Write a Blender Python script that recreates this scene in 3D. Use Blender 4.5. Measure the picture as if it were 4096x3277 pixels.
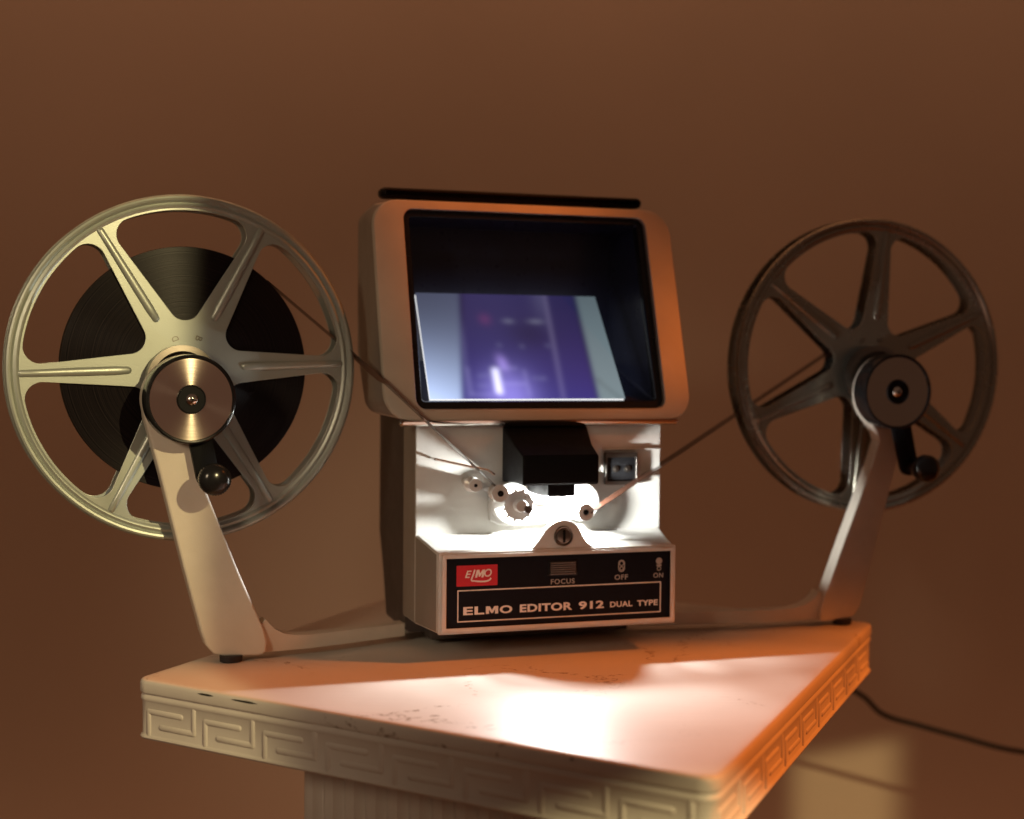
import bpy, bmesh, math, random
from math import sin, cos, pi, radians, atan2, sqrt, hypot
from mathutils import Vector, Matrix
random.seed(7)
for o in list(bpy.data.objects): bpy.data.objects.remove(o)
S = bpy.context.scene
COL = S.collection

# ------------------------------------------------------------------ camera
cam = bpy.data.cameras.new('camera'); co = bpy.data.objects.new('camera', cam); COL.objects.link(co)
cam.sensor_width = 36.0; cam.lens = 50.0; cam.clip_start = .01; cam.clip_end = 50
cam.dof.use_dof = True; cam.dof.focus_distance = .705; cam.dof.aperture_fstop = 5.0
co.matrix_world = Matrix.Translation((0, 0, .16)) @ Matrix.Rotation(radians(90 - 2.28), 4, 'X') @ Matrix.Rotation(radians(.5), 4, 'Z')
S.camera = co

# ------------------------------------------------------------------ light and exposure
W = bpy.data.worlds.new('World'); S.world = W; W.use_nodes = True
bg = W.node_tree.nodes['Background']; bg.inputs[0].default_value = (1, .53, .34, 1); bg.inputs[1].default_value = .085
S.view_settings.view_transform = 'Standard'; S.view_settings.look = 'None'
S.view_settings.exposure = 0; S.view_settings.gamma = 1; S.view_settings.use_curve_mapping = False

def light(name, kind, loc, energy, color, target=None, **kw):
    l = bpy.data.lights.new(name, kind); o = bpy.data.objects.new(name, l); COL.objects.link(o)
    l.energy = energy; l.color = color
    for k, v in kw.items(): setattr(l, k, v)
    o.location = loc
    if target: o.rotation_euler = (Vector(target) - Vector(loc)).to_track_quat('-Z', 'Y').to_euler()
    return o

def barn_lamp(name, loc, energy, color, size, groups):
    """point lamp with barn doors. groups: list of beams, each a list of (normal, softness);
    a beam passes where dot(direction, normal) > 0 for all its planes; the beams are joined"""
    o = light(name, 'POINT', loc, energy, color, shadow_soft_size=size)
    l = o.data; l.use_nodes = True; nt = l.node_tree; em = nt.nodes['Emission']
    geo = nt.nodes.new('ShaderNodeNewGeometry'); tot = None
    def op(kind, a, b):
        x = nt.nodes.new('ShaderNodeMath'); x.operation = kind; nt.links.new(a, x.inputs[0]); nt.links.new(b, x.inputs[1]); return x.outputs[0]
    for planes in groups:
        last = None
        for n, soft in planes:
            d = nt.nodes.new('ShaderNodeVectorMath'); d.operation = 'DOT_PRODUCT'; d.inputs[1].default_value = n
            nt.links.new(geo.outputs['Incoming'], d.inputs[0])
            m = nt.nodes.new('ShaderNodeMapRange'); m.interpolation_type = 'SMOOTHSTEP'
            m.inputs['From Min'].default_value = -soft; m.inputs['From Max'].default_value = soft
            nt.links.new(d.outputs['Value'], m.inputs['Value'])
            last = m.outputs[0] if last is None else op('MULTIPLY', last, m.outputs[0])
        tot = last if tot is None else op('MAXIMUM', tot, last)
    nt.links.new(tot, em.inputs['Strength'])
    return o
def vplane(L, p, left=True):      # vertical door edge through the lamp and plan point p; light passes on its left (seen from the lamp)
    d = Vector((p[0] - L.x, p[1] - L.y, 0)); n = Vector((-d.y, d.x, 0)).normalized()
    return (n if left else -n)
def eplane(L, a, b):              # inclined door edge through the lamp and two points; light passes below it
    n = (Vector(a) - L).cross(Vector(b) - L).normalized(); return n if n.z < 0 else -n

# yellow lamp behind the camera to the right, cut by its barn doors
YL = Vector((.64, -.5, .64))
yl = eplane(YL, (.0279, .567, -.0256), (.085, .545, -.0045))
barn_lamp('yellow_lamp', YL, 64, (1, .79, .39), .010, [
    [(vplane(YL, (-.1545, .715)), .0030), (vplane(YL, (-.52, .60), False), .02)],
    [(yl, .0022), (vplane(YL, (.160, .665)), .010), (vplane(YL, (-.10, .62), False), .010)],
    [(eplane(YL, (.262, 1.25, -.197), (.33, 1.25, -.183)), .004), (vplane(YL, (.344, 1.25)), .010), (vplane(YL, (.2535, 1.25), False), .007)]])
# orange lamp on the right, above the table, also with barn doors
OL = Vector((1.05, .56, .90))
hb_ = -eplane(OL, (-.06, .755, .120), (.11, .81, .122))
barn_lamp('orange_lamp', OL, 70, (1, .20, .014), .022, [
    [(vplane(OL, (.120, .80)), .012), (vplane(OL, (.048, .752), False), .022), (hb_, .012)],
    [(eplane(OL, (-.12, .72, .006), (.09, .76, .030)), .010), (vplane(OL, (.135, .80)), .02)],
    [(vplane(OL, (.120, .80), False), .02), (eplane(OL, (.215, .84, .004), (.150, .80, .010)), .008)]])
# added unseen warm fills, washing the wall from above and below
light('wall_fill_high', 'AREA', (-.15, .90, 1.30), 15, (1, .50, .28), (-.15, 3, 1.30), shape='RECTANGLE', size=1.6, size_y=.12)
light('wall_fill_low', 'AREA', (-.15, .85, -.68), 2.0, (1, .50, .28), (-.15, 3, -.68), shape='RECTANGLE', size=1.6, size_y=.10)
# added soft fill from the front left, for the left reel and arm
light('left_fill', 'SPOT', (-.55, -.25, .45), 15, (1, .76, .50), (-.185, .72, .085), spot_size=radians(22), spot_blend=.7, shadow_soft_size=.12)

# ------------------------------------------------------------------ materials
def new_mat(name):
    m = bpy.data.materials.new(name); m.use_nodes = True
    nt = m.node_tree; return m, nt, nt.nodes['Principled BSDF']
def N(nt, t, **kw):
    n = nt.nodes.new(t)
    for k, v in kw.items():
        if isinstance(k, str) and hasattr(n, k): setattr(n, k, v)
    return n
def mat(name, col, rough=.5, metal=0., noise=.06, nscale=60, bump=.0, bscale=400, aniso=0., axis='Y', coat=0., spec=None, rnoise=.08):
    m, nt, p = new_mat(name)
    tc = N(nt, 'ShaderNodeTexCoord')
    n1 = N(nt, 'ShaderNodeTexNoise'); n1.inputs['Scale'].default_value = nscale; n1.inputs['Detail'].default_value = 6
    nt.links.new(tc.outputs['Object'], n1.inputs['Vector'])
    cr = N(nt, 'ShaderNodeValToRGB')
    cr.color_ramp.elements[0].position = .3; cr.color_ramp.elements[1].position = .7
    cr.color_ramp.elements[0].color = [max(0, c * (1 - noise)) for c in col] + [1]
    cr.color_ramp.elements[1].color = [min(1, c * (1 + noise)) for c in col] + [1]
    nt.links.new(n1.outputs['Fac'], cr.inputs['Fac']); nt.links.new(cr.outputs['Color'], p.inputs['Base Color'])
    mr = N(nt, 'ShaderNodeMapRange'); mr.inputs['To Min'].default_value = max(.02, rough - rnoise); mr.inputs['To Max'].default_value = min(1, rough + rnoise)
    n3 = N(nt, 'ShaderNodeTexNoise'); n3.inputs['Scale'].default_value = nscale * 2.3; n3.inputs['Detail'].default_value = 4
    nt.links.new(tc.outputs['Object'], n3.inputs['Vector'])
    nt.links.new(n3.outputs['Fac'], mr.inputs['Value']); nt.links.new(mr.outputs[0], p.inputs['Roughness'])
    p.inputs['Metallic'].default_value = metal
    if spec is not None: p.inputs['Specular IOR Level'].default_value = spec
    if coat: p.inputs['Coat Weight'].default_value = coat; p.inputs['Coat Roughness'].default_value = .12
    if aniso:
        p.inputs['Anisotropic'].default_value = aniso
        t = N(nt, 'ShaderNodeTangent'); t.direction_type = 'RADIAL'; t.axis = axis
        nt.links.new(t.outputs[0], p.inputs['Tangent'])
    if bump:
        n2 = N(nt, 'ShaderNodeTexNoise'); n2.inputs['Scale'].default_value = bscale; n2.inputs['Detail'].default_value = 3
        nt.links.new(tc.outputs['Object'], n2.inputs['Vector'])
        b = N(nt, 'ShaderNodeBump'); b.inputs['Strength'].default_value = bump; b.inputs['Distance'].default_value = .0004
        nt.links.new(n2.outputs['Fac'], b.inputs['Height']); nt.links.new(b.outputs[0], p.inputs['Normal'])
    return m
MT = {}
MT['casing'] = mat('painted casing', (.55, .54, .51), .42, 0, .08, 55, .15, 900)
MT['side_shade'] = mat('shaded casing side', (.24, .21, .18), .5, 0, .05, 40, .1, 900)  # casing colour darkened, the shade of its unlit sides put into the paint
MT['arm'] = mat('beige arm paint', (.62, .57, .49), .38, 0, .06, 55, .12, 1100)
MT['rear'] = mat('dark rear paint', (.045, .038, .036), .5, 0, .1, 40)
MT['hood'] = mat('hood paint', (.50, .45, .38), .42, 0, .08, 40, .12, 900)
MT['reel'] = mat('grey green reel metal', (.37, .405, .365), .40, .55, .05, 30, .10, 1500)
MT['reel_dark'] = mat('dull grey reel metal', (.30, .28, .23), .26, .8, .07, 30, .10, 1500)
MT['black'] = mat('black plastic', (.007, .007, .008), .5, 0, .1, 80, .08, 900, spec=.10)
MT['gloss'] = mat('glossy black', (.010, .010, .011), .20, 0, .1, 80, spec=.35)
MT['rubber'] = mat('rubber', (.013, .012, .016), .6, 0, .1, 80)
MT['steel'] = mat('steel', (.66, .64, .60), .20, 1., .04, 200)
MT['steel_dark'] = mat('dark steel', (.20, .18, .16), .35, 1., .1, 200)
MT['white_print'] = mat('printed white', (.76, .74, .70), .5, 0, .05, 200)
MT['dim_print'] = mat('printed grey', (.36, .34, .31), .5, 0, .05, 200)
MT['red'] = mat('printed red', (.52, .010, .022), .42, 0, .05, 200)
MT['plate'] = mat('black name plate', (.006, .006, .009), .5, 0, .1, 100, spec=.12)
MT['chamber'] = mat('chamber black with glow', (.016, .019, .042), .30, 0, .1, 100)  # faint blue of the screen's glow is mixed into the black
MT['gate'] = mat('gate metal', (.72, .72, .70), .3, .25, .04, 100)
MT['cord'] = mat('cord', (.004, .004, .004), .6, 0, .1, 80, spec=.1)
MT['chip'] = mat('chipped paint', (.02, .018, .012), .8, 0, .1, 80)

def brushed():
    m, nt, p = new_mat('brushed aluminium')
    p.inputs['Metallic'].default_value = 1; p.inputs['Base Color'].default_value = (.90, .78, .68, 1)
    p.inputs['Roughness'].default_value = .33; p.inputs['Anisotropic'].default_value = .93; p.inputs['Anisotropic Rotation'].default_value = .25
    t = N(nt, 'ShaderNodeTangent'); t.direction_type = 'RADIAL'; t.axis = 'Y'
    nt.links.new(t.outputs[0], p.inputs['Tangent'])
    tc = N(nt, 'ShaderNodeTexCoord'); sp = N(nt, 'ShaderNodeSeparateXYZ'); nt.links.new(tc.outputs['Object'], sp.inputs[0])
    cb = N(nt, 'ShaderNodeCombineXYZ'); nt.links.new(sp.outputs[0], cb.inputs[0]); nt.links.new(sp.outputs[2], cb.inputs[1])
    ln = N(nt, 'ShaderNodeVectorMath'); ln.operation = 'LENGTH'; nt.links.new(cb.outputs[0], ln.inputs[0])
    n = N(nt, 'ShaderNodeTexNoise'); n.noise_dimensions = '1D'; n.inputs['Scale'].default_value = 2600; n.inputs['Detail'].default_value = 2
    nt.links.new(ln.outputs['Value'], n.inputs['W'])
    mr = N(nt, 'ShaderNodeMapRange'); mr.inputs['To Min'].default_value = .10; mr.inputs['To Max'].default_value = .19
    nt.links.new(n.outputs['Fac'], mr.inputs['Value']); nt.links.new(mr.outputs[0], p.inputs['Roughness'])
    return m
MT['brushed'] = brushed()
MT['brushed_shaded'] = brushed(); MT['brushed_shaded'].node_tree.nodes['Principled BSDF'].inputs['Base Color'].default_value = (.42, .36, .31, 1)  # same metal for the right disc, its dimmer surroundings put into the colour

def film_pack_mat():
    m, nt, p = new_mat('wound film edges')
    p.inputs['Roughness'].default_value = .38; p.inputs['Anisotropic'].default_value = .85; p.inputs['Anisotropic Rotation'].default_value = .25
    p.inputs['Specular IOR Level'].default_value = .16
    t = N(nt, 'ShaderNodeTangent'); t.direction_type = 'RADIAL'; t.axis = 'Y'; nt.links.new(t.outputs[0], p.inputs['Tangent'])
    tc = N(nt, 'ShaderNodeTexCoord'); sp = N(nt, 'ShaderNodeSeparateXYZ'); nt.links.new(tc.outputs['Object'], sp.inputs[0])
    cb = N(nt, 'ShaderNodeCombineXYZ'); nt.links.new(sp.outputs[0], cb.inputs[0]); nt.links.new(sp.outputs[2], cb.inputs[1])
    ln = N(nt, 'ShaderNodeVectorMath'); ln.operation = 'LENGTH'; nt.links.new(cb.outputs[0], ln.inputs[0])
    nz = N(nt, 'ShaderNodeTexNoise'); nz.inputs['Scale'].default_value = 25; nt.links.new(tc.outputs['Object'], nz.inputs['Vector'])
    ad = N(nt, 'ShaderNodeMath'); ad.operation = 'MULTIPLY_ADD'; ad.inputs[1].default_value = .0012
    nt.links.new(nz.outputs['Fac'], ad.inputs[0]); nt.links.new(ln.outputs['Value'], ad.inputs[2])
    n = N(nt, 'ShaderNodeTexNoise'); n.noise_dimensions = '1D'; n.inputs['Scale'].default_value = 1500; n.inputs['Detail'].default_value = 5
    nt.links.new(ad.outputs[0], n.inputs['W'])
    cr = N(nt, 'ShaderNodeValToRGB'); cr.color_ramp.elements[0].position = .35; cr.color_ramp.elements[1].position = .72
    cr.color_ramp.elements[0].color = (.002, .0015, .0025, 1); cr.color_ramp.elements[1].color = (.014, .010, .010, 1)
    nt.links.new(n.outputs['Fac'], cr.inputs[0]); nt.links.new(cr.outputs[0], p.inputs['Base Color'])
    b = N(nt, 'ShaderNodeBump'); b.inputs['Strength'].default_value = .35; b.inputs['Distance'].default_value = .0002
    nt.links.new(n.outputs['Fac'], b.inputs['Height']); nt.links.new(b.outputs[0], p.inputs['Normal'])
    return m
MT['pack'] = film_pack_mat()
def film_mat():
    m, nt, p = new_mat('film base')
    p.inputs['Base Color'].default_value = (.05, .022, .014, 1); p.inputs['Roughness'].default_value = .22
    return m
MT['film'] = film_mat()

def table_paint(name, cracks):
    m, nt, p = new_mat(name)
    tc = N(nt, 'ShaderNodeTexCoord')
    n1 = N(nt, 'ShaderNodeTexNoise'); n1.inputs['Scale'].default_value = 9; n1.inputs['Detail'].default_value = 8
    nt.links.new(tc.outputs['Object'], n1.inputs['Vector'])
    cr = N(nt, 'ShaderNodeValToRGB'); cr.color_ramp.elements[0].position = .3; cr.color_ramp.elements[1].position = .72
    cr.color_ramp.elements[0].color = (.56, .52, .47, 1); cr.color_ramp.elements[1].color = (.68, .645, .60, 1)
    nt.links.new(n1.outputs['Fac'], cr.inputs[0])
    out = cr.outputs[0]
    mp = N(nt, 'ShaderNodeMapping'); mp.inputs['Rotation'].default_value = (0, 0, radians(24)); mp.inputs['Scale'].default_value = (12, 260, 60)
    nt.links.new(tc.outputs['Object'], mp.inputs[0])
    g = N(nt, 'ShaderNodeTexNoise'); g.inputs['Scale'].default_value = 1; g.inputs['Detail'].default_value = 5
    nt.links.new(mp.outputs[0], g.inputs['Vector'])
    b = N(nt, 'ShaderNodeBump'); b.inputs['Strength'].default_value = .35; b.inputs['Distance'].default_value = .0005
    nt.links.new(g.outputs['Fac'], b.inputs['Height']); nt.links.new(b.outputs[0], p.inputs['Normal'])
    if cracks:
        nd = N(nt, 'ShaderNodeTexNoise'); nd.inputs['Scale'].default_value = 22; nd.inputs['Detail'].default_value = 7; nd.inputs['Roughness'].default_value = .7
        nt.links.new(tc.outputs['Object'], nd.inputs['Vector'])
        mx = N(nt, 'ShaderNodeMixRGB'); mx.inputs[0].default_value = .045
        nt.links.new(tc.outputs['Object'], mx.inputs[1]); nt.links.new(nd.outputs['Color'], mx.inputs[2])
        v = N(nt, 'ShaderNodeTexVoronoi'); v.feature = 'DISTANCE_TO_EDGE'; v.inputs['Scale'].default_value = 15
        nt.links.new(mx.outputs[0], v.inputs['Vector'])
        lt = N(nt, 'ShaderNodeMapRange'); lt.inputs['From Min'].default_value = .004; lt.inputs['From Max'].default_value = .016
        lt.inputs['To Min'].default_value = 1; lt.inputs['To Max'].default_value = 0
        nt.links.new(v.outputs['Distance'], lt.inputs['Value'])
        ms = N(nt, 'ShaderNodeTexNoise'); ms.inputs['Scale'].default_value = 11; ms.inputs['Detail'].default_value = 4
        nt.links.new(tc.outputs['Object'], ms.inputs['Vector'])
        mk = N(nt, 'ShaderNodeMapRange'); mk.inputs['From Min'].default_value = .50; mk.inputs['From Max'].default_value = .58
        nt.links.new(ms.outputs['Fac'], mk.inputs['Value'])
        br = N(nt, 'ShaderNodeTexNoise'); br.inputs['Scale'].default_value = 260; br.inputs['Detail'].default_value = 2
        nt.links.new(tc.outputs['Object'], br.inputs['Vector'])
        bk = N(nt, 'ShaderNodeMapRange'); bk.inputs['From Min'].default_value = .44; bk.inputs['From Max'].default_value = .58
        nt.links.new(br.outputs['Fac'], bk.inputs['Value'])
        mu = N(nt, 'ShaderNodeMath'); mu.operation = 'MULTIPLY'; nt.links.new(lt.outputs[0], mu.inputs[0]); nt.links.new(mk.outputs[0], mu.inputs[1])
        mu2 = N(nt, 'ShaderNodeMath'); mu2.operation = 'MULTIPLY'; nt.links.new(mu.outputs[0], mu2.inputs[0]); nt.links.new(bk.outputs[0], mu2.inputs[1])
        m2 = N(nt, 'ShaderNodeMixRGB'); nt.links.new(mu2.outputs[0], m2.inputs[0]); nt.links.new(out, m2.inputs[1]); m2.inputs[2].default_value = (.20, .14, .09, 1)
        out = m2.outputs[0]
    nt.links.new(out, p.inputs['Base Color']); p.inputs['Roughness'].default_value = .46 if cracks else .55
    return m
MT['table_top'] = table_paint('cracked white table paint', True)
MT['table_side'] = table_paint('white moulding paint', False)

def wall_mat():
    m, nt, p = new_mat('wall paint')
    tc = N(nt, 'ShaderNodeTexCoord')
    n1 = N(nt, 'ShaderNodeTexNoise'); n1.inputs['Scale'].default_value = 2.2; n1.inputs['Detail'].default_value = 5
    nt.links.new(tc.outputs['Object'], n1.inputs['Vector'])
    cr = N(nt, 'ShaderNodeValToRGB'); cr.color_ramp.elements[0].position = .3; cr.color_ramp.elements[1].position = .7
    cr.color_ramp.elements[0].color = (.46, .365, .275, 1); cr.color_ramp.elements[1].color = (.54, .425, .32, 1)
    nt.links.new(n1.outputs['Fac'], cr.inputs[0]); nt.links.new(cr.outputs[0], p.inputs['Base Color'])
    n2 = N(nt, 'ShaderNodeTexNoise'); n2.inputs['Scale'].default_value = 220; n2.inputs['Detail'].default_value = 4
    nt.links.new(tc.outputs['Object'], n2.inputs['Vector'])
    b = N(nt, 'ShaderNodeBump'); b.inputs['Strength'].default_value = .25; b.inputs['Distance'].default_value = .001
    nt.links.new(n2.outputs['Fac'], b.inputs['Height']); nt.links.new(b.outputs[0], p.inputs['Normal'])
    p.inputs['Roughness'].default_value = .8
    return m
MT['wall'] = wall_mat()
MT['floor'] = mat('floor boards', (.16, .10, .06), .6, 0, .15, 4)

# ------------------------------------------------------------------ mesh helpers
def finish(name, me, m, parent=None, loc=(0, 0, 0), rot=(0, 0, 0), angle=35):
    o = bpy.data.objects.new(name, me); COL.objects.link(o)
    o.location = loc; o.rotation_euler = rot
    if parent: o.parent = parent
    if m is not None:
        me.materials.clear(); me.materials.append(m)
    for p in me.polygons: p.use_smooth = True
    me.set_sharp_from_angle(angle=radians(angle))
    return o
def from_bm(name, bm, m, parent=None, loc=(0, 0, 0), rot=(0, 0, 0), angle=35):
    bmesh.ops.recalc_face_normals(bm, faces=bm.faces[:])
    me = bpy.data.meshes.new(name); bm.to_mesh(me); bm.free()
    return finish(name, me, m, parent, loc, rot, angle)
def empty(name, loc, rz=0, label=None, cat=None, group=None):
    o = bpy.data.objects.new(name, None); COL.objects.link(o); o.location = loc; o.rotation_euler = (0, 0, rz)
    o.empty_display_size = .02
    if label: o['label'] = label
    if cat: o['category'] = cat
    if group: o['group'] = group
    return o
def rrect(x0, x1, z0, z1, r, n=6):
    pts = []
    for cx, cz, a0 in ((x1 - r, z1 - r, 0), (x0 + r, z1 - r, 90), (x0 + r, z0 + r, 180), (x1 - r, z0 + r, 270)):
        for i in range(n + 1):
            a = radians(a0 + 90 * i / n); pts.append((cx + r * cos(a), cz + r * sin(a)))
    return pts
def loft(bm, loops, cap0=True, cap1=True, closed=True):
    vs = [[bm.verts.new(p) for p in L] for L in loops]
    n = len(vs[0])
    for a, b in zip(vs, vs[1:]):
        for i in range(n if closed else n - 1):
            j = (i + 1) % n
            bm.faces.new((a[i], a[j], b[j], b[i]))
    if cap0: bm.faces.new(vs[0][::-1])
    if cap1: bm.faces.new(vs[-1])
    return vs
def add_box(bm, x0, x1, y0, y1, z0, z1, r=.0008, n=3):
    r = min(r, (x1 - x0) / 2.01, (z1 - z0) / 2.01, (y1 - y0) / 2.01)
    k = r * .3
    L = []
    for y, i in ((y0, r), (y0 + k, k), (y0 + r, 0), (y1 - r, 0), (y1 - k, k), (y1, r)):
        L.append([(x, y, z) for x, z in rrect(x0 + i, x1 - i, z0 + i, z1 - i, max(r * 1.0 - i * .5, r * .3), n)])
    loft(bm, L)
def lathe(bm, prof, c=(0, 0, 0), seg=64, cap0=False, cap1=False):
    """profile (r, y) revolved about the y axis through c"""
    loops = []
    for r, y in prof:
        loops.append([(c[0] + r * cos(2 * pi * i / seg), c[1] + y, c[2] + r * sin(2 * pi * i / seg)) for i in range(seg)])
    loft(bm, loops, cap0, cap1)
def tube(bm, pts, r, seg=10, caps=True):
    pts = [Vector(p) for p in pts]; loops = []; up = Vector((0, 0, 1))
    for i, p in enumerate(pts):
        t = (pts[min(i + 1, len(pts) - 1)] - pts[max(i - 1, 0)]).normalized()
        a = t.cross(up)
        if a.length < 1e-3: a = t.cross(Vector((1, 0, 0)))
        a.normalize(); b = t.cross(a)
        rr = r[i] if isinstance(r, (list, tuple)) else r
        loops.append([p + a * rr * cos(2 * pi * k / seg) + b * rr * sin(2 * pi * k / seg) for k in range(seg)])
    loft(bm, loops, caps, caps)
def spline(pts, n=8):
    P = [Vector(p) for p in pts]; P = [P[0] * 2 - P[1]] + P + [P[-1] * 2 - P[-2]]; out = []
    for i in range(1, len(P) - 2):
        for k in range(n):
            t = k / n
            out.append(.5 * ((2 * P[i]) + (P[i + 1] - P[i - 1]) * t + (2 * P[i - 1] - 5 * P[i] + 4 * P[i + 1] - P[i + 2]) * t * t + (3 * P[i] - P[i - 1] - 3 * P[i + 1] + P[i + 2]) * t ** 3))
    out.append(P[-2]); return out
def flat_mesh(loops, y0, y1, bevel=0.):
    """outline + holes in (x, z), filled and extruded from y0 (front) to y1 (back)"""
    cu = bpy.data.curves.new('tmp', 'CURVE'); cu.dimensions = '2D'; cu.fill_mode = 'BOTH'
    for L in loops:
        s = cu.splines.new('POLY'); s.points.add(len(L) - 1); s.use_cyclic_u = True
        for i, p in enumerate(L): s.points[i].co = (p[0], p[1], 0, 1)
    cu.extrude = (y1 - y0) / 2 - bevel; cu.bevel_depth = bevel; cu.bevel_resolution = 2; cu.offset = -bevel
    return curve_to_mesh(cu, (y0 + y1) / 2)
def curve_to_mesh(cu, ymid):
    o = bpy.data.objects.new('tmp', cu); COL.objects.link(o)
    bpy.context.view_layer.update()
    dg = bpy.context.evaluated_depsgraph_get()
    me = bpy.data.meshes.new_from_object(o.evaluated_get(dg))
    bpy.data.objects.remove(o); bpy.data.curves.remove(cu)
    for v in me.vertices:
        x, y, z = v.co; v.co = (x, ymid - z, y)
    return me
def text_mesh(s, x0, x1, z0, z1, y, depth=.00008, bold=.0, shear=0., space=1.):
    cu = bpy.data.curves.new('txt', 'FONT'); cu.body = s; cu.size = 1; cu.offset = bold; cu.extrude = .01; cu.shear = shear; cu.space_character = space
    cu.resolution_u = 4
    me = curve_to_mesh(cu, 0)
    xs = [v.co.x for v in me.vertices]; zs = [v.co.z for v in me.vertices]
    a, b, c, d = min(xs), max(xs), min(zs), max(zs)
    for v in me.vertices:
        v.co = (x0 + (v.co.x - a) / (b - a) * (x1 - x0), y + v.co.y / .01 * depth, z0 + (v.co.z - c) / (d - c) * (z1 - z0))
    return me
def add_mesh(bm, me):
    bm.from_mesh(me); bpy.data.meshes.remove(me)
def ring(x0, x1, z0, z1, w, y, t=.00008, r=.0003):
    return flat_mesh([rrect(x0, x1, z0, z1, r, 3), rrect(x0 + w, x1 - w, z0 + w, z1 - w, r * .6, 3)], y - t, y + t)

# ------------------------------------------------------------------ room: wall and floor
bm = bmesh.new(); add_box(bm, -3, 3, 1.25, 1.35, -.80, 2.2, .002)
o = from_bm('wall', bm, MT['wall']); o['kind'] = 'structure'; o['label'] = 'plain warm brown plaster wall behind the table'; o['category'] = 'wall'
bm = bmesh.new(); add_box(bm, -3, 3, -2.0, 1.25, -.84, -.80, .002)
o = from_bm('floor', bm, MT['floor']); o['kind'] = 'structure'

# ------------------------------------------------------------------ table
TA = Vector((-.1828, .6872, 0)); TB = Vector((.0785, .5300, 0)); TC = Vector((.2185, .8500, 0)); TD = TA + TC - TB
def quad_loop(off, r, n=10):
    """table outline offset inward by off, corner radius r (counter-clockwise)"""
    Q = [TA, TB, TC, TD]; c = (TA + TC) / 2; out = []
    E = []
    for i in range(4):
        a, b = Q[i], Q[(i + 1) % 4]; d = (b - a).normalized(); nrm = Vector((d.y, -d.x, 0))
        if nrm.dot(a - c) < 0: nrm = -nrm
        E.append((a - nrm * off, d))
    C = []
    for i in range(4):
        p, d = E[i - 1]; q, e = E[i]
        den = d.x * e.y - d.y * e.x; t = ((q.x - p.x) * e.y - (q.y - p.y) * e.x) / den
        C.append(p + d * t)
    for i in range(4):
        a = C[i]; d0 = (C[i - 1] - a).normalized(); d1 = (C[(i + 1) % 4] - a).normalized()
        half = d0.angle(d1) / 2; dist = r / math.tan(half); ctr = a + (d0 + d1).normalized() * (r / sin(half))
        p0 = a + d0 * dist - ctr; p1 = a + d1 * dist - ctr
        a0 = atan2(p0.y, p0.x); a1 = atan2(p1.y, p1.x)
        while a1 < a0 - pi: a1 += 2 * pi
        while a1 > a0 + pi: a1 -= 2 * pi
        for k in range(n + 1):
            g = a0 + (a1 - a0) * k / n; out.append((ctr.x + r * cos(g), ctr.y + r * sin(g)))
    return out
tbl = empty('pedestal_table', (0, 0, 0), 0, 'white painted pedestal table with cracked top and Greek key moulded edge', 'table')
R0 = .008
bm = bmesh.new()
prof = [(.006, 0), (.0022, -.0000), (.0010, -.0003), (.0003, -.0010), (0, -.0022), (0, -.0058), (.0003, -.0066), (.0008, -.0070)]
loft(bm, [[(x, y, z) for x, y in quad_loop(o_, max(.004, R0 - o_))] for o_, z in prof])
top = from_bm('tabletop', bm, MT['table_top'], tbl, angle=50)
bm = bmesh.new()
prof = [(.0012, -.0070), (.0008, -.0078), (.0004, -.0084), (.0003, -.0096), (.0007, -.0104), (.0011, -.0110), (.0012, -.0266), (.0008, -.0270), (.0003, -.0275),
        (0, -.0281), (.0004, -.0290), (.0020, -.0295), (.0060, -.0296), (.020, -.0296), (.030, -.033), (.0615, -.036)]
loft(bm, [[(x, y, z) for x, y in quad_loop(o_, max(.003, R0 - o_))] for o_, z in prof])
from_bm('moulding', bm, MT['table_side'], tbl, angle=50)
# Greek key relief, on all four sides
def ridge(bm, p0, p1, nrm, w=.0016, h=.0010):
    """rounded raised strip from p0 to p1 on a face with outward normal nrm"""
    d = (p1 - p0).normalized(); s = d.cross(nrm).normalized()
    L = []
    for p, e in ((p0 - d * w, .15), (p0 - d * w * .6, .8), (p0, 1), (p1, 1), (p1 + d * w * .6, .8), (p1 + d * w, .15)):
        L.append([p + s * w * e * cos(a) * 1.0 + nrm * (h * e * sin(a) - .0004) for a in [pi * k / 6 for k in range(7)]] )
    loft(bm, L, True, True)
key = [(0, 0), (0, .71), (.58, .71)], [(.80, 1), (.80, .28), (.22, .28)]
bm = bmesh.new()
Q = [TA, TB, TC, TD]; ctr = (TA + TC) / 2
for i in range(4):
    a, b = Q[i], Q[(i + 1) % 4]; d = (b - a).normalized(); nrm = Vector((d.y, -d.x, 0))
    if nrm.dot(a - ctr) < 0: nrm = -nrm
    Lg = (b - a).length; cnt = round((Lg - .012) / .0388); pitch = (Lg - .012) / cnt
    for k in range(cnt):
        for path in key:
            for (u0, v0), (u1, v1) in zip(path, path[1:]):
                def P(u, v): return a + d * (.0085 + (k + u) * pitch) - nrm * .0011 + Vector((0, 0, -.0268 + v * .0160))
                if .0085 + (k + max(u0, u1)) * pitch > Lg - .004: continue
                ridge(bm, P(u0, v0), P(u1, v1), nrm)
from_bm('greek_key_relief', bm, MT['table_side'], tbl, angle=60)
bm = bmesh.new()
def fluted(off, z):
    base = quad_loop(off, .006, 4); pts = []
    for i in range(len(base)):
        p = Vector((*base[i], 0)); q = Vector((*base[(i + 1) % len(base)], 0)); L = (q - p).length
        pts.append((p.x, p.y, z))
        if L > .03:
            d = (q - p).normalized(); nn = Vector((-d.y, d.x, 0))
            m = int(L / .013); st = L / m
            for k in range(m):
                for f, dp in ((.2, 0), (.35, .0026), (.5, .0036), (.65, .0026), (.8, 0)):
                    s = p + d * ((k + f) * st) + nn * dp; pts.append((s.x, s.y, z))
    return pts
loft(bm, [fluted(.0610, -.034), fluted(.0610, -.70)])
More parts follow.
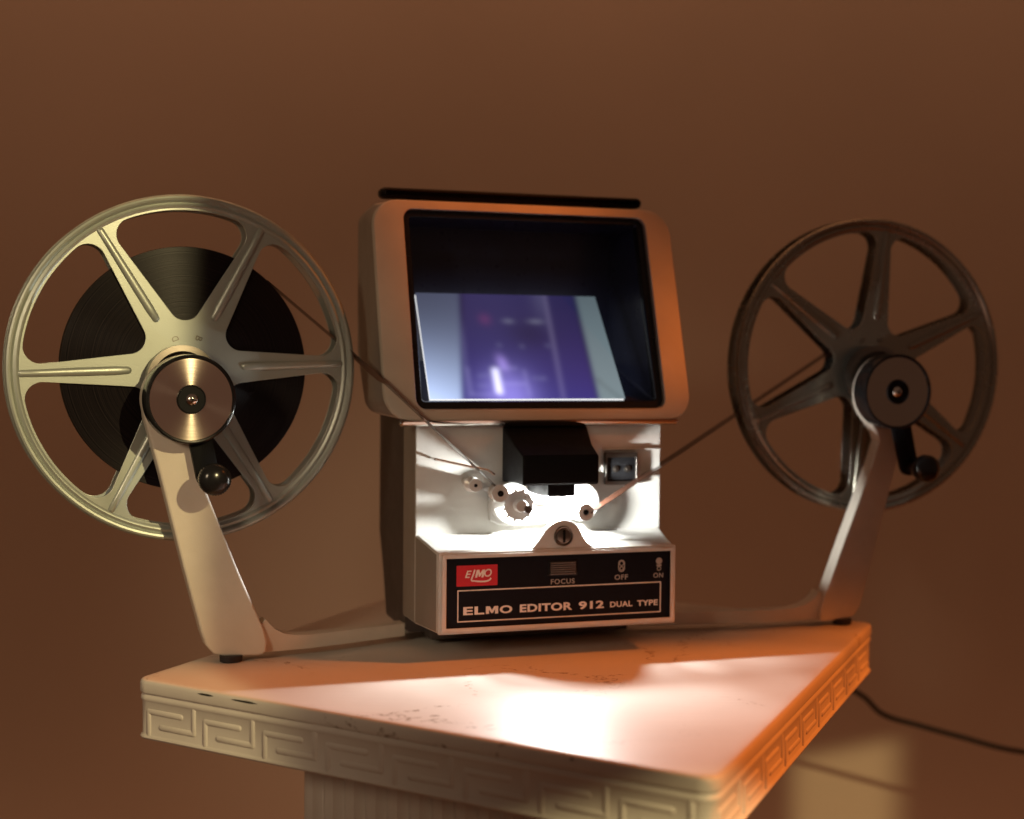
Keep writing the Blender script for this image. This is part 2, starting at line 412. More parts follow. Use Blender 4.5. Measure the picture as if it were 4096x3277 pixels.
from_bm('shaft', bm, MT['table_side'], tbl, angle=50)
bm = bmesh.new()
loft(bm, [[(x, y, z) for x, y in quad_loop(o_, .01)] for o_, z in [(.050, -.69), (.045, -.70), (.03, -.72), (.012, -.74), (.010, -.80)]])
from_bm('plinth', bm, MT['table_side'], tbl, angle=40)
# chipped paint along the front edge of the top
d = (TB - TA).normalized(); nrm = Vector((d.y, -d.x, 0))
for s0, s1 in ((.0415, .0515), (.0625, .0785), (.242, .2435)):
    bm = bmesh.new(); L = []
    m = 7
    for k in range(m + 1):
        s = s0 + (s1 - s0) * k / m; e = sin(pi * k / m) ** .5 * .00055 + .00004; e *= random.uniform(.75, 1.1)
        p = TA + d * s + nrm * .00012 + Vector((0, 0, -.0020))
        L.append([p + Vector((0, 0, e)), p + nrm * .0001, p - Vector((0, 0, e)), p - nrm * .0004])
    loft(bm, L); from_bm('paint_chip', bm, MT['chip'], tbl)

# ------------------------------------------------------------------ power cord behind the table
bm = bmesh.new()
cpts = [(.06, .90, -.30), (.12, 1.00, -.16), (.20, 1.065, -.075), (.262, 1.075, -.095), (.285, 1.075, -.113), (.315, 1.075, -.122), (.345, 1.075, -.130), (.385, 1.075, -.140), (.43, 1.07, -.142), (.50, 1.07, -.135), (.62, 1.08, -.14), (.9, 1.15, -.30), (1.0, 1.2, -.79)]
tube(bm, spline(cpts, 10), .0019, 12)
o = from_bm('power_cord', bm, MT['cord'], angle=60)
o['label'] = 'black power cord drooping behind the white table across the brown wall'; o['category'] = 'power cord'

# ------------------------------------------------------------------ the film editor
ED = empty('film_editor', (.0256, .7433, 0), radians(18), 'beige and black tabletop film editor with lit viewing screen, standing on the white table', 'film editor')
def M2W(x, y, z=0):
    a = radians(18); return Vector((.0256 + x * cos(a) - y * sin(a), .7433 + x * sin(a) + y * cos(a), z))
def W2M(v):
    a = radians(18); dx, dy = v[0] - .0256, v[1] - .7433
    return Vector((dx * cos(a) + dy * sin(a), -dx * sin(a) + dy * cos(a), v[2]))

# front casing with the sloping ledge and the upright face above it
bm = bmesh.new()
def rl(y, hw, z0, z1, r=.0015): return [(x, y, z) for x, z in rrect(-hw, hw, z0, z1, r, 4)]
loft(bm, [rl(.0012, .0650, .0166, .0560, .0006), rl(.0014, .0656, .0160, .0566, .001), rl(.0022, .0662, .0156, .0572), rl(.0300, .0703, .0156, .0630),
          rl(.03005, .0700, .0156, .0640, .0006), rl(.0304, .0700, .0156, .1255, .0006), rl(.0310, .0704, .0156, .1262), rl(.0560, .0706, .0156, .1262)])
body = from_bm('front_casing', bm, MT['casing'], ED, angle=28)
body.data.materials.append(MT['side_shade'])          # unlit sides get a darker colour that stands for their shade
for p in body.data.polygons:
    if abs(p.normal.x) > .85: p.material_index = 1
bm = bmesh.new()
def rl2(y, hw, z0, z1, r=.003): return [(x, y, z) for x, z in rrect(-hw, hw, z0, z1, r, 4)]
loft(bm, [rl2(.0562, .069, .006, .1262), rl2(.104, .069, .006, .1262), rl2(.112, .069, .030, .1262), rl2(.122, .069, .052, .1262), rl2(.126, .067, .056, .125)])
from_bm('rear_housing', bm, MT['rear'], ED)
bm = bmesh.new(); add_box(bm, -.058, .058, .045, .100, .0035, .0155, .001); from_bm('base_plate', bm, MT['rear'], ED)

# name panel
bez = finish('panel_bezel', flat_mesh([rrect(-.0658, .0664, .0152, .0575, .0008, 3), rrect(-.0614, .0650, .0182, .0547, .0004, 3)], -.0004, .0014, .0003), MT['casing'], ED)
bm = bmesh.new()
add_mesh(bm, ring(-.0640, .0652, .0165, .0562, .0018, -.0008, .0004, .0006)); from_bm('bezel_rim', bm, MT['casing'], bez)
npl = finish('name_plate', flat_mesh([rrect(-.0616, .0652, .0180, .0549, .0003, 3)], .0002, .0016), MT['plate'], ED)
YP = .00012
bm = bmesh.new(); add_mesh(bm, ring(-.0555, .0583, .0212, .0378, .00055, YP, .00008)); from_bm('frame_line', bm, MT['white_print'], npl)
def letter_m(x0, x1, z0, z1, y, shear=0.):
    p = [(0, 0), (0, 1), (.31, 1), (.5, .50), (.69, 1), (1, 1), (1, 0), (.75, 0), (.75, .60), (.57, .10), (.43, .10), (.25, .60), (.25, 0)]
    return flat_mesh([[(x0 + (u + shear * v) * (x1 - x0), z0 + v * (z1 - z0)) for u, v in p]], y - .00008, y + .00008)
bm = bmesh.new(); add_mesh(bm, text_mesh('EL', -.0523, -.0410, .0248, .0290, YP, bold=.032, space=1.08))
add_mesh(bm, letter_m(-.0401, -.0335, .0249, .0288, YP)); add_mesh(bm, text_mesh('O', -.0326, -.0258, .0248, .0289, YP, bold=.030))
add_mesh(bm, text_mesh('EDITOR', -.0216, .0075, .0248, .0290, YP, bold=.032, space=1.05))
add_mesh(bm, text_mesh('912', .0112, .0254, .0248, .0290, YP, bold=.032, space=1.05))
add_mesh(bm, text_mesh('DUAL', .0290, .0417, .0251, .0281, YP, bold=.024, space=1.05))
add_mesh(bm, text_mesh('TYPE', .0446, .0565, .0251, .0281, YP, bold=.024, space=1.05))
from_bm('title_lettering', bm, MT['white_print'], npl)
bm = bmesh.new()
add_mesh(bm, text_mesh('FOCUS', -.0046, .0087, .0388, .0415, YP, bold=.015, space=1.15))
from_bm('focus_lettering', bm, MT['dim_print'], npl); bm = bmesh.new()
add_mesh(bm, text_mesh('OFF', .0314, .0390, .0397, .0424, YP, bold=.015, space=1.1))
def circ(cx_, cz_, r, n=20): return [(cx_ + r * cos(2 * pi * k / n), cz_ + r * sin(2 * pi * k / n)) for k in range(n)]
def pill(cx_, z0, z1, hw, n=10):
    p = [(cx_ + hw * cos(pi * k / n), z1 - hw + hw * sin(pi * k / n)) for k in range(n + 1)]
    return p + [(cx_ + hw * cos(pi + pi * k / n), z0 + hw + hw * sin(pi + pi * k / n)) for k in range(n + 1)]
add_mesh(bm, flat_mesh([pill(.0353, .0438, .0503, .0019), pill(.0353, .0443, .0498, .0014)], YP - .00008, YP + .00008))
add_mesh(bm, flat_mesh([circ(.0353, .0484, .0014), circ(.0353, .0484, .0010)], YP - .00010, YP + .00006))
add_mesh(bm, flat_mesh([circ(.0353, .0457, .0012), circ(.0353, .0457, .0007)], YP - .00010, YP + .00006))
from_bm('off_mark', bm, MT['dim_print'], npl); bm = bmesh.new()
add_mesh(bm, text_mesh('ON', .0538, .0595, .0399, .0425, YP, bold=.015, space=1.1))
add_mesh(bm, flat_mesh([circ(.0570, .0489, .0018)], YP - .00010, YP + .00006))
add_mesh(bm, flat_mesh([[(.0555, .0470), (.0585, .0470), (.0583, .0460), (.0557, .0460)]], YP - .00010, YP + .00006))
add_mesh(bm, flat_mesh([circ(.0570, .0448, .0012), circ(.0570, .0448, .0008)], YP - .00010, YP + .00006))
from_bm('on_mark', bm, MT['dim_print'], npl)
rd = finish('logo_patch', flat_mesh([rrect(-.0560, -.0340, .0397, .0505, .0002, 2)], .00006, .0003), MT['red'], npl)
bm = bmesh.new(); yl = -.0001
add_mesh(bm, text_mesh('E', -.0516, -.0480, .0441, .0478, yl, bold=.012, shear=.3))
add_mesh(bm, letter_m(-.0462, -.0417, .0441, .0481, yl, .22))
add_mesh(bm, text_mesh('O', -.0412, -.0372, .0443, .0484, yl, bold=.012, shear=.2))
def stroke(path, w):
    """flat tapered stroke in (x, z)"""
    P = [Vector((p[0], p[1])) for p in path]; Lf = []; Rt = []
    for i, p in enumerate(P):
        t = (P[min(i + 1, len(P) - 1)] - P[max(i - 1, 0)]).normalized(); n = Vector((-t.y, t.x))
        ww = w[i] if isinstance(w, list) else w
        Lf.append(tuple(p + n * ww)); Rt.append(tuple(p - n * ww))
    return Lf + Rt[::-1]
sw = [tuple(v)[:2] for v in spline([(-.0463, .0482, 0), (-.0472, .0455, 0), (-.0481, .0428, 0), (-.0465, .0424, 0), (-.0435, .0420, 0), (-.0405, .0420, 0), (-.0384, .0426, 0), (-.0376, .0436, 0)], 4)]
add_mesh(bm, flat_mesh([stroke(sw, .00038)], yl - .00008, yl + .00008))
from_bm('logo_lettering', bm, MT['white_print'], npl)
bm = bmesh.new()
for k in range(6): add_box(bm, -.0052, .0090, -.0012, .0003, .0440 + k * .00115, .0448 + k * .00115, .0002, 2)
from_bm('focus_wheel', bm, MT['steel_dark'], ED)
bm = bmesh.new(); add_box(bm, -.0064, .0102, .00005, .0006, .0432, .0518, .0002, 2); from_bm('focus_slot', bm, MT['gloss'], npl)

# locking tongue with slotted screw
hump = [(-.0230, .0566), (-.0180, .0574), (-.0145, .0588), (-.0115, .0618), (-.0092, .0650), (-.0068, .0683), (-.0036, .0708), (.0008, .0724), (.0050, .0722),
        (.0086, .0705), (.0110, .0678), (.0128, .0647), (.0148, .0614), (.0175, .0590), (.0215, .0577), (.0250, .0572)]
tg = finish('tongue', flat_mesh([[tuple(v)[:2] for v in spline([(x, z, 0) for x, z in hump], 4)]], .0004, .0046, .0004), MT['casing'], ED)
bm = bmesh.new(); lathe(bm, [(.0001, -.0006), (.0032, -.0006), (.0038, -.0003), (.0040, .0004)], (.0023, 0, .0640), 40)
lathe(bm, [(.0042, .0005), (.0044, -.0006), (.0050, -.0008), (.0054, .0005)], (.0023, 0, .0640), 40)
sc = from_bm('tongue_screw', bm, MT['steel_dark'], tg)
bm = bmesh.new(); add_box(bm, .0016, .0030, -.0010, .0001, .0607, .0673, .0002, 2); from_bm('screw_slot', bm, MT['black'], tg)

# black lamp house over the film gate
bm = bmesh.new()
def bl(y, x0, x1, z0, z1, r=.0012): return [(x, y, z) for x, z in rrect(x0, x1, z0, z1, r, 4)]
loft(bm, [bl(-.0050, -.0212, .0188, .0925, .1060), bl(-.0042, -.0222, .0198, .0915, .1072), bl(.010, -.0222, .0215, .0915, .1120), bl(.0304, -.0222, .0262, .0905, .1205)])
lh = from_bm('lamp_house', bm, MT['black'], ED, angle=30)
bm = bmesh.new()
loft(bm, [bl(.002, -.0060, .0090, .0848, .0916), bl(.010, -.0080, .0095, .0845, .0916), bl(.0304, -.0080, .0095, .0845, .0916)])
from_bm('lamp_nozzle', bm, MT['black'], lh)
# glowing lamp of the film gate
def emis(name, col, s):
    m, nt, p = new_mat(name); p.inputs['Base Color'].default_value = (.8, .8, .8, 1)
    p.inputs['Emission Color'].default_value = (*col, 1); p.inputs['Emission Strength'].default_value = s; return m
MT['lamp'] = emis('lit lamp glass', (1, .97, .91), 60)
bm = bmesh.new(); bmesh.ops.create_uvsphere(bm, u_segments=24, v_segments=12, radius=.0011, matrix=Matrix.Translation((.0015, .0146, .0818)) @ Matrix.Diagonal((6.0, 1, 1, 1)))
from_bm('gate_lamp', bm, MT['lamp'], lh)
for k, lx in enumerate((-.0042, .0015, .0072)):          # the light of that lamp
    light('gate_lamp_light', 'POINT', M2W(lx, .0114, .0817), .52, (.98, 1, .96), shadow_soft_size=.0014)

# film gate and guide rollers
bm = bmesh.new()
gate = [(-.0300, .0700), (-.0305, .0800), (-.0285, .0860), (-.0240, .0900), (-.0175, .0910), (-.0125, .0885), (-.0098, .0840), (-.0085, .0800), (.0100, .0800), (.0108, .0842), (.0140, .0880), (.0190, .0900), (.0250, .0895), (.0285, .0860), (.0290, .0800), (.0250, .0730), (.0150, .0690), (-.0200, .0670)]
gt = finish('film_gate', flat_mesh([[tuple(v)[:2] for v in spline([(x, z, 0) for x, z in gate + gate[:1]], 3)][:-1]], .0258, .0305, .0008), MT['gate'], ED)
for gx, gz, gr in ((-.0200, .0797, .0112), (.0205, .0793, .0104)):
    bm = bmesh.new(); lathe(bm, [(gr - .0045, .0205), (gr - .0012, .0205), (gr - .0004, .0209), (gr, .0217), (gr, .0225), (gr - .004, .0230), (gr - .004, .0266)], (gx, 0, gz), 56, cap0=True)
    from_bm('gate_disc', bm, MT['gate'], gt)
def roller(x, z, prof, tip, name='guide_roller'):
    bm = bmesh.new(); lathe(bm, prof, (x, 0, z), 40, cap1=True); r_ = from_bm(name, bm, MT['gate'], ED, angle=40)
    bm = bmesh.new(); lathe(bm, [(.00005, tip[1]), (tip[0], tip[1]), (tip[0], tip[1] + .0012)], (x, 0, z), 24); from_bm('axle_pin', bm, MT['black'], r_)
spool = [(.0016, .0020), (.0044, .0020), (.0046, .0026), (.0046, .0034), (.0030, .0042), (.0028, .0112), (.0040, .0116), (.0040, .0122), (.0011, .0126), (.0011, .0305)]
roller(-.0321, .0870, spool, (.0016, .0016))
roller(.0155, .0760, spool, (.0013, .0016))
roller(-.0425, .0905, [(.0010, .012), (.0034, .012), (.0036, .013), (.0024, .014), (.0024, .018), (.0042, .019), (.0042, .021), (.0026, .022), (.0026, .0305)], (.0009, .0118), 'guide_knob')
bm = bmesh.new(); teeth = []
for k in range(96):
    a = 2 * pi * k / 96; rr = .0078 + (.0012 if (k % 8) in (3, 4) else 0); teeth.append((-.0200 + rr * cos(a), .0800 + rr * sin(a)))
add_mesh(bm, flat_mesh([teeth], .0075, .0090, .0001)); lathe(bm, [(.0001, .0030), (.0030, .0030), (.0034, .0036), (.0034, .0075), (.0040, .0085), (.0040, .0102), (.0014, .0106), (.0014, .0262)], (-.0200, 0, .0800), 40)
sp_ = from_bm('sprocket', bm, MT['gate'], ED)
bm = bmesh.new(); lathe(bm, [(.00005, .0018), (.0019, .0018), (.0019, .0032)], (-.0168, 0, .0784), 24); from_bm('axle_pin', bm, MT['steel_dark'], sp_)
# wire lever and frame counter
bm = bmesh.new(); tube(bm, [(-.0623, .0200, .1040), (-.0340, .0170, .0978), (-.0310, .016, .0955)], .0007, 10); tube(bm, [(-.0623, .0200, .1040), (-.0626, .0305, .1042)], .0007, 10)
from_bm('wire_lever', bm, MT['steel'], ED)
ctr_ = finish('frame_counter', flat_mesh([rrect(.0362, .0553, .0878, .1056, .0008, 3), rrect(.0374, .0545, .0898, .1030, .0006, 3)], .0270, .0306, .0002), MT['steel_dark'], ED)
bm = bmesh.new(); add_box(bm, .0372, .0547, .0286, .0304, .0896, .1032, .0002, 2); from_bm('counter_window', bm, MT['gloss'], ctr_)
bm = bmesh.new()
for cx_ in (.0430, .0500):
    lathe(bm, [(.0001, .0276), (.0010, .0276), (.0012, .0282), (.0019, .0282), (.0021, .0290)], (cx_, 0, .0965), 24)
from_bm('counter_dial', bm, MT['steel_dark'], ctr_)
bm = bmesh.new(); add_box(bm, .0350, .0702, .0288, .0306, .1069, .1076, .0002, 2); add_box(bm, .0350, .0356, .0288, .0306, .0875, .1067, .0002, 2); from_bm('counter_plate_edge', bm, MT['casing'], ED)

# hood with the viewing screen
def hy(z): return .025 + (z - .1232) * .038 / .1202
def hl(inset, dy, hw=.0880, z0=.1232, z1=.2434, r=.015, c=0.): return [(x + c, hy(z) + dy, z) for x, z in rrect(-hw + inset, hw - inset, z0 + inset, z1 - inset, max(r - inset, .002), 8)]
def hb(y, hw, z0, z1, r=.010): return [(x, y, z) for x, z in rrect(-hw, hw, z0, z1, r, 8)]
op = dict(hw=.0712, z0=.1300, z1=.2380, r=.0055, c=.0008)
bm = bmesh.new()
loft(bm, [hl(-.0002, .0080, **op), hl(-.0002, .0006, **op), hl(-.0006, 0, **op), hl(.0020, 0), hl(.0008, .0004), hl(.0002, .0014), hl(0, .0028),
          [(x, max(hy(z) + .004, .070) if 0 else hy(z) + .010, z) for x, z in rrect(-.088, .088, .1236, .2434, .015, 8)],
          hb(.080, .0875, .1250, .2432), hb(.1060, .0860, .1500, .2420)], False, True)
hood = from_bm('viewer_hood', bm, MT['hood'], ED, angle=30)
hood.data.materials.append(MT['side_shade'])          # its sides take the same painted-in shade as the casing sides
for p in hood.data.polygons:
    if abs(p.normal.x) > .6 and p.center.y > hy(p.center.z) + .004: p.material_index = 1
bm = bmesh.new()      # under-lip of the hood
loft(bm, [hl(0, .0050, **{**op, 'hw': .0720}), hl(0, .0035, **{**op, 'hw': .0713}), hl(.0035, .0035, **op), hl(.0040, .0045, **op), hl(.0040, .0090, **op)], False, False)
bzl = from_bm('screen_bezel', bm, MT['gloss'], hood)
bm = bmesh.new()
def ch(y, inset): return [(x + .0008, y if y is not None else hy(z) + .009, z) for x, z in rrect(-.0672 - inset, .0672 + inset, .1340 - inset, .2340 + inset, .002, 8)]
loft(bm, [ch(None, 0), [(x, .1040, z) for x, z in rrect(-.066, .0676, .155, .232, .002, 8)]], False, True)
from_bm('screen_chamber', bm, MT['chamber'], hood, angle=20)
# projected picture: a leaning ground-glass panel deep in the chamber
NX, NZ = 150, 90
sb = (.0360, .1350); st = (.0845, .1935)
def g(x, s): return math.exp(-(x / s) ** 2)
def img(s, t):
    lb = .155 + .08 * t; rb = .862 + .026 * t
    def sm(e0, e1, x):
        v = min(1, max(0, (x - e0) / (e1 - e0))); return v * v * (3 - 2 * v)
    low = (1 - t)
    Lc = [(.070 + .75 * low ** 2.6 * (1 - .35 * s / lb) + .10 * low) * k for k in (.72, .90, 1.35)]
    Rc = [(.11 + .12 * low) * k for k in (.82, 1.10, 1.16)]
    C = [.014 + .022 * low ** 2, .010 + .018 * low ** 2, .055 + .13 * low ** 2]
    def addc(v, c):
        for i in range(3): C[i] += v * c[i]
    c1 = .19 + .045 * t; c2 = .675 + .035 * t
    addc(.16 * g(s - c1, .006) * sm(.15, .5, 1 - t), (.6, .6, 1.1)); addc(.11 * g(s - c2, .009), (.9, .8, 1.2)); addc(.06 * sm(.0, .03, c2 - s) * g(s - c2, .07) * sm(.55, 1, t), (.7, .7, 1))
    addc(.55 * g(s - .40, .13) * g(t - .03, .22), (.45, .38, 1.1)); addc(.38 * g(s - .43 + .1 * t, .025) * g(t - .33, .07), (.7, .5, 1.3))
    addc(1.2 * g(s - .352, .015) * (sm(.03, .06, t) * (1 - sm(.26, .30, t))), (1, 1, 1.2))
    for a, b, c, d in ((.20, .33, .03, .05), (.20, .215, .03, .30), (.37, .47, .27, .29), (.37, .50, .13, .145), (.495, .507, .02, .27), (.20, .62, .012, .022)):
        if a < s < b and c < t < d: addc(.12, (.8, .75, 1.3))
    for a, w in ((.475, .028), (.625, .040)):
        addc(.16 * g(s - a, w) * g(t - .735, .014), (.9, .95, 1.1))
    addc(.07 * g(s - .35, .03) * g(t - .75, .05), (1, .1, .3))
    for a, b in ((.26, .12), (.29, .12), (.27, .21), (.30, .215), (.55, .19), (.58, .185), (.60, .19), (.52, .49), (.66, .50), (.40, .50)):
        addc(.12 * g(s - a, .010) * g(t - b, .013), (.8, .85, 1.2))
    addc(-.02 * g(s - .57, .12) * g(t - .60, .15), (.5, .4, 2.0))
    wl = 1 - sm(-.006, .006, s - lb); wr = sm(-.005, .005, s - rb)
    out = [Lc[i] * wl + Rc[i] * wr + C[i] * (1 - wl) * (1 - wr) for i in range(3)]
    hz = .012 + .02 * g(s - .4, .3)
    out = [out[0] + hz * .5, out[1] + hz * .6, out[2] + hz * 1.5]
    dk = 1 - .55 * g(s - lb - .012, .008) * t - .5 * g(s - rb + .01, .006)
    if s > rb: dk *= 1 - .35 * g((s - rb) - (.02 + .6 * max(0, .16 - t)), .010) * (1 if t < .2 else 0)
    return [max(.002, v * dk) for v in out]
bm = bmesh.new(); cl = bm.loops.layers.float_color.new('Col'); V = {}
for j in range(NZ + 1):
    for i in range(NX + 1):
        s, t = i / NX, j / NZ
        x0_ = -.0612 + .0036 * t; x = x0_ + s * (.0512 - x0_)
        V[i, j] = bm.verts.new((x, sb[0] + (st[0] - sb[0]) * t, sb[1] + (st[1] - sb[1]) * t))
G = [[img(i / NX, j / NZ) for i in range(NX + 1)] for j in range(NZ + 1)]
for _ in range(6):                                     # the picture is slightly out of focus on the glass
    G = [[[(R_[max(i - 1, 0)][c] + 2 * R_[i][c] + R_[min(i + 1, NX)][c]) / 4 for c in range(3)] for i in range(NX + 1)] for R_ in G]
    G = [[[(G[max(j - 1, 0)][i][c] + 2 * G[j][i][c] + G[min(j + 1, NZ)][i][c]) / 4 for c in range(3)] for i in range(NX + 1)] for j in range(NZ + 1)]
for j in range(NZ):
    for i in range(NX):
        f = bm.faces.new((V[i, j], V[i + 1, j], V[i + 1, j + 1], V[i, j + 1]))
        for lp, (a, b) in zip(f.loops, ((i, j), (i + 1, j), (i + 1, j + 1), (i, j + 1))):
            lp[cl] = (*G[b][a], 1)
ext = [bm.verts.new((x, y + .0015, z - .0012)) for x, y, z in ((-.0612, *sb), (.0512, *sb), (.0512, *st), (-.0576, *st))]
bm.faces.new(ext)
m, nt, p = new_mat('lit screen picture')
p.inputs['Base Color'].default_value = (.01, .01, .01, 1); p.inputs['Roughness'].default_value = .5; p.inputs['Specular IOR Level'].default_value = .1
at = N(nt, 'ShaderNodeVertexColor'); at.layer_name = 'Col'; nt.links.new(at.outputs[0], p.inputs['Emission Color']); p.inputs['Emission Strength'].default_value = 1.0
me = bpy.data.meshes.new('screen'); bm.to_mesh(me); bm.free(); finish('screen', me, m, hood)
bm = bmesh.new()          # polished trim strip along the lower lip
L = []
for x, k in ((-.0800, .3), (-.0792, .8), (-.078, 1), (.078, 1), (.0792, .8), (.0800, .3)):
    L.append([(x, .0280 + (y - .0280) * k, .1226 + (z - .1226) * k) for y, z in ((.0249, .1239), (.0250, .1234), (.0255, .1223), (.0262, .1213), (.0274, .1207), (.0300, .1207), (.0300, .1239))])
loft(bm, L); from_bm('lip_trim', bm, MT['steel'], hood, angle=60)
bm = bmesh.new(); add_box(bm, -.0797, .0766, .0740, .0860, .2452, .2512, .0028, 5); 
for s in (-.06, .055): add_box(bm, s - .004, s + .004, .076, .084, .2425, .2460, .0005, 2)
from_bm('top_flap', bm, MT['black'], ED)

# ------------------------------------------------------------------ reel arms (crank, hub, foot, bar) and reels
RL = (Vector((-.1716, .732, .1505)), 23, 1, 1); RR = (Vector((.2158, .865, .1540)), 16, -1, 1)
def arm(Rc, deg, sgn, end_m, label):
    """arm frame: x along the reel plane, y away from the viewer, z up; origin = reel centre moved .036 forward. sgn=1: left arm"""
    a = radians(deg); fx = Vector((cos(a), sin(a), 0)); fy = Vector((-sin(a), cos(a), 0))
    org = Rc - fy * .036; zt = -Rc.z
    base = W2M(org)
    def X(x): return x * sgn
    hz = -.0148
    R = .0213
    out = [(R * cos(t), hz + R * sin(t)) for t in [radians(v) for v in range(-35, 200, 8)]]
    zs = (zt + .1505)
    left = [(-.0200, -.0245), (-.0124, -.0527), (-.0004, -.1010), (.0086, -.1345 + zs), (.0110, -.1415 + zs), (.0148, -.1460 + zs), (.0200, -.1475 + zs), (.0360, -.1475 + zs), (.0392, -.1471 + zs), (.0404, -.1455 + zs), (.0409, -.1400 + zs), (.0393, -.1340 + zs), (.0258, -.1020), (.0150, -.0745), (.0085, -.0580), (.0060, -.0500), (.0040, -.0440), (.0060, -.0400), (.0120, -.0330)]
    pts = out + left
    pts = [(X(x), z) for x, z in pts]
    if sgn < 0: pts = pts[::-1]
    pm = flat_mesh([pts], .0140, .0240, .0011)
    if 1:
        for v in pm.vertices:          # the sheet metal of the arm is twisted away from the lamp below the hub
            zz = (v.co.z + .040) / -.105; xi = -.002 - .038 * zz
            v.co.y += (-v.co.x * sgn - xi) * .25
    o = finish('reel_arm', pm, MT['arm'], ED, base, (0, 0, a - radians(18)), angle=40)
    o['label'] = label
    # foot
    bm = bmesh.new()
    fc = (X(.0235), .019, 0)
    loops = []
    for r, z in ((.0040, zt), (.0050, zt + .0006), (.0052, zt + .0034)):
        loops.append([(fc[0] + r * 1.15 * cos(2 * pi * k / 28), fc[1] + r * .9 * sin(2 * pi * k / 28), z) for k in range(28)])
    loft(bm, loops); from_bm('rubber_foot', bm, MT['rubber'], o)
    # bar to the body
    sx = X(.0405); e = Vector((end_m[0], end_m[1], 0)); 
    ew = M2W(*end_m) - org; ex, ey = ew.dot(fx), ew.dot(fy)
    dv = Vector((ex - sx, ey - .0142, 0)); L = dv.length; dv.normalize(); pn = Vector((-dv.y, dv.x, 0)) * sgn
    b0 = zt + .0036
    prof_ = [(-.012, b0), (L * .3, b0 + .0002), (L * .6, b0 + .0002), (L, b0 + .0004), (L, b0 + .0072), (.030, b0 + .0072), (.018, b0 + .0078), (.0105, b0 + .0095), (.0050, b0 + .0125), (.0020, b0 + .0155), (.0002, b0 + .0178), (-.0045, b0 + .0120)]
    bm = bmesh.new()
    L0 = [Vector((sx, .0143, 0)) + dv * s + Vector((0, .0016 - .45 * s if s < .001 else 0, z)) for s, z in prof_]
    fr = [v for v in L0]; bk = [v + Vector((0, .0093, 0)) for v in L0]
    vs = loft(bm, [fr, bk]); br = from_bm('arm_bar', bm, MT['arm'], o, angle=40)
    # geared housing behind the arm, spindle for the reel
    bm = bmesh.new(); lathe(bm, [(.0150, .0238), (.0180, .0240), (.0180, .0310), (.0150, .0320)], (0, 0, -.006), 48, cap1=True); lathe(bm, [(.0040, .031), (.0040, .056), (.003, .058)], (.0043 if sgn > 0 else .0021, 0, 0), 24, True, True)
    from_bm('spindle', bm, MT['steel_dark'], o)
    # knob: black cup with brushed disc and screw
    bm = bmesh.new()
    lathe(bm, [(.0203, .0012), (.0205, .0002), (.0212, 0), (.0220, .0006), (.0222, .0016), (.0222, .0125), (.0216, .0138)], (0, 0, hz), 96, cap1=True)
    kn = from_bm('hub_knob', bm, MT['gloss'], o)
    bm = bmesh.new()
    lathe(bm, [(.0062, .0012), (.0202, .0012), (.0205, .0016)], (0, 0, 0), 96)
    dsk = from_bm('brushed_disc', bm, MT['brushed' if sgn > 0 else 'brushed_shaded'], o, (0, -.0002, hz))
    bm = bmesh.new(); lathe(bm, [(.00001, .0006), (.0064, .0006), (.0070, .0001), (.0073, .0010), (.0073, .0018)], (0, 0, 0), 48); from_bm('hub_centre', bm, MT['black'], o, (0, 0, hz))
    bm = bmesh.new(); lathe(bm, [(.00001, -.0014), (.0012, -.0013), (.0024, -.0006), (.0031, .0003), (.0031, .0010)], (0, 0, 0), 32); sw_ = from_bm('hub_screw', bm, MT['steel'], o, (X(.0004), 0, hz))
    bm = bmesh.new()
    add_box(bm, -.0016, .0016, -.0016, -.0009, -.0003, .0003, .0001, 2); add_box(bm, -.0003, .0003, -.00161, -.0009, -.0016, .0016, .0001, 2)
    from_bm('screw_cross', bm, MT['black'], o, (X(.0004), 0, hz), (0, radians(25), 0))
    # crank lever and handle
    hx, hz2 = (.0092, -.0535) if sgn > 0 else (.0125, -.0590)
    bm = bmesh.new()
    p0 = Vector((X(.0) + .002, .0075, hz)); p1 = Vector((hx, .0075, hz2)); dd = (p1 - p0).normalized(); ss = Vector((-dd.z, 0, dd.x))
    L = []
    for y, k in ((.0062, .8), (.0067, 1), (.0098, 1), (.0103, .8)):
        lp = [p0 + ss * .0062 * k, p0 - ss * .0062 * k]
        arc = [p1 + (dd * sin(t) + ss * -cos(t)) * .0056 * k for t in [pi * q / 10 for q in range(11)]]
        L.append([Vector((v.x, y, v.z)) for v in lp + arc])
    loft(bm, L)
    cr_ = from_bm('crank_lever', bm, MT['black'], o)
    bm = bmesh.new(); pr = [(.0034, .0062), (.0044, .0050), (.0046, 0), (.0062, -.0035), (.0074, -.0075)]
    lathe(bm, pr, (hx, 0, hz2), 72)
    # knurled end
    L = []
    for r, y, kn_ in ((.0074, -.0075, 0), (.0077, -.0085, 1), (.0077, -.0125, 1), (.0072, -.0135, 0), (.0062, -.0148, 0), (.0040, -.0160, 0), (.0015, -.0165, 0), (.0001, -.0166, 0)):
        L.append([(hx + (r + (.00025 if (k % 4) < 2 else 0) * kn_) * cos(2 * pi * k / 144), y, hz2 + (r + (.00025 if (k % 4) < 2 else 0) * kn_) * sin(2 * pi * k / 144)) for k in range(144)])
    loft(bm, L, False, True)
    from_bm('crank_handle', bm, MT['gloss'], o, angle=60)
    return o
RLc = RL[0] + Vector((cos(radians(23)), sin(radians(23)), 0)) * .0043; RRc = RR[0] + Vector((cos(radians(16)), sin(radians(16)), 0)) * .0021   # reel centres
arm(RL[0], 23, 1, (-.0690, .058), 'left arm folded out towards the viewer')
arm(RR[0], 16, -1, (.0690, .050), 'right arm with its inner edge lit white')

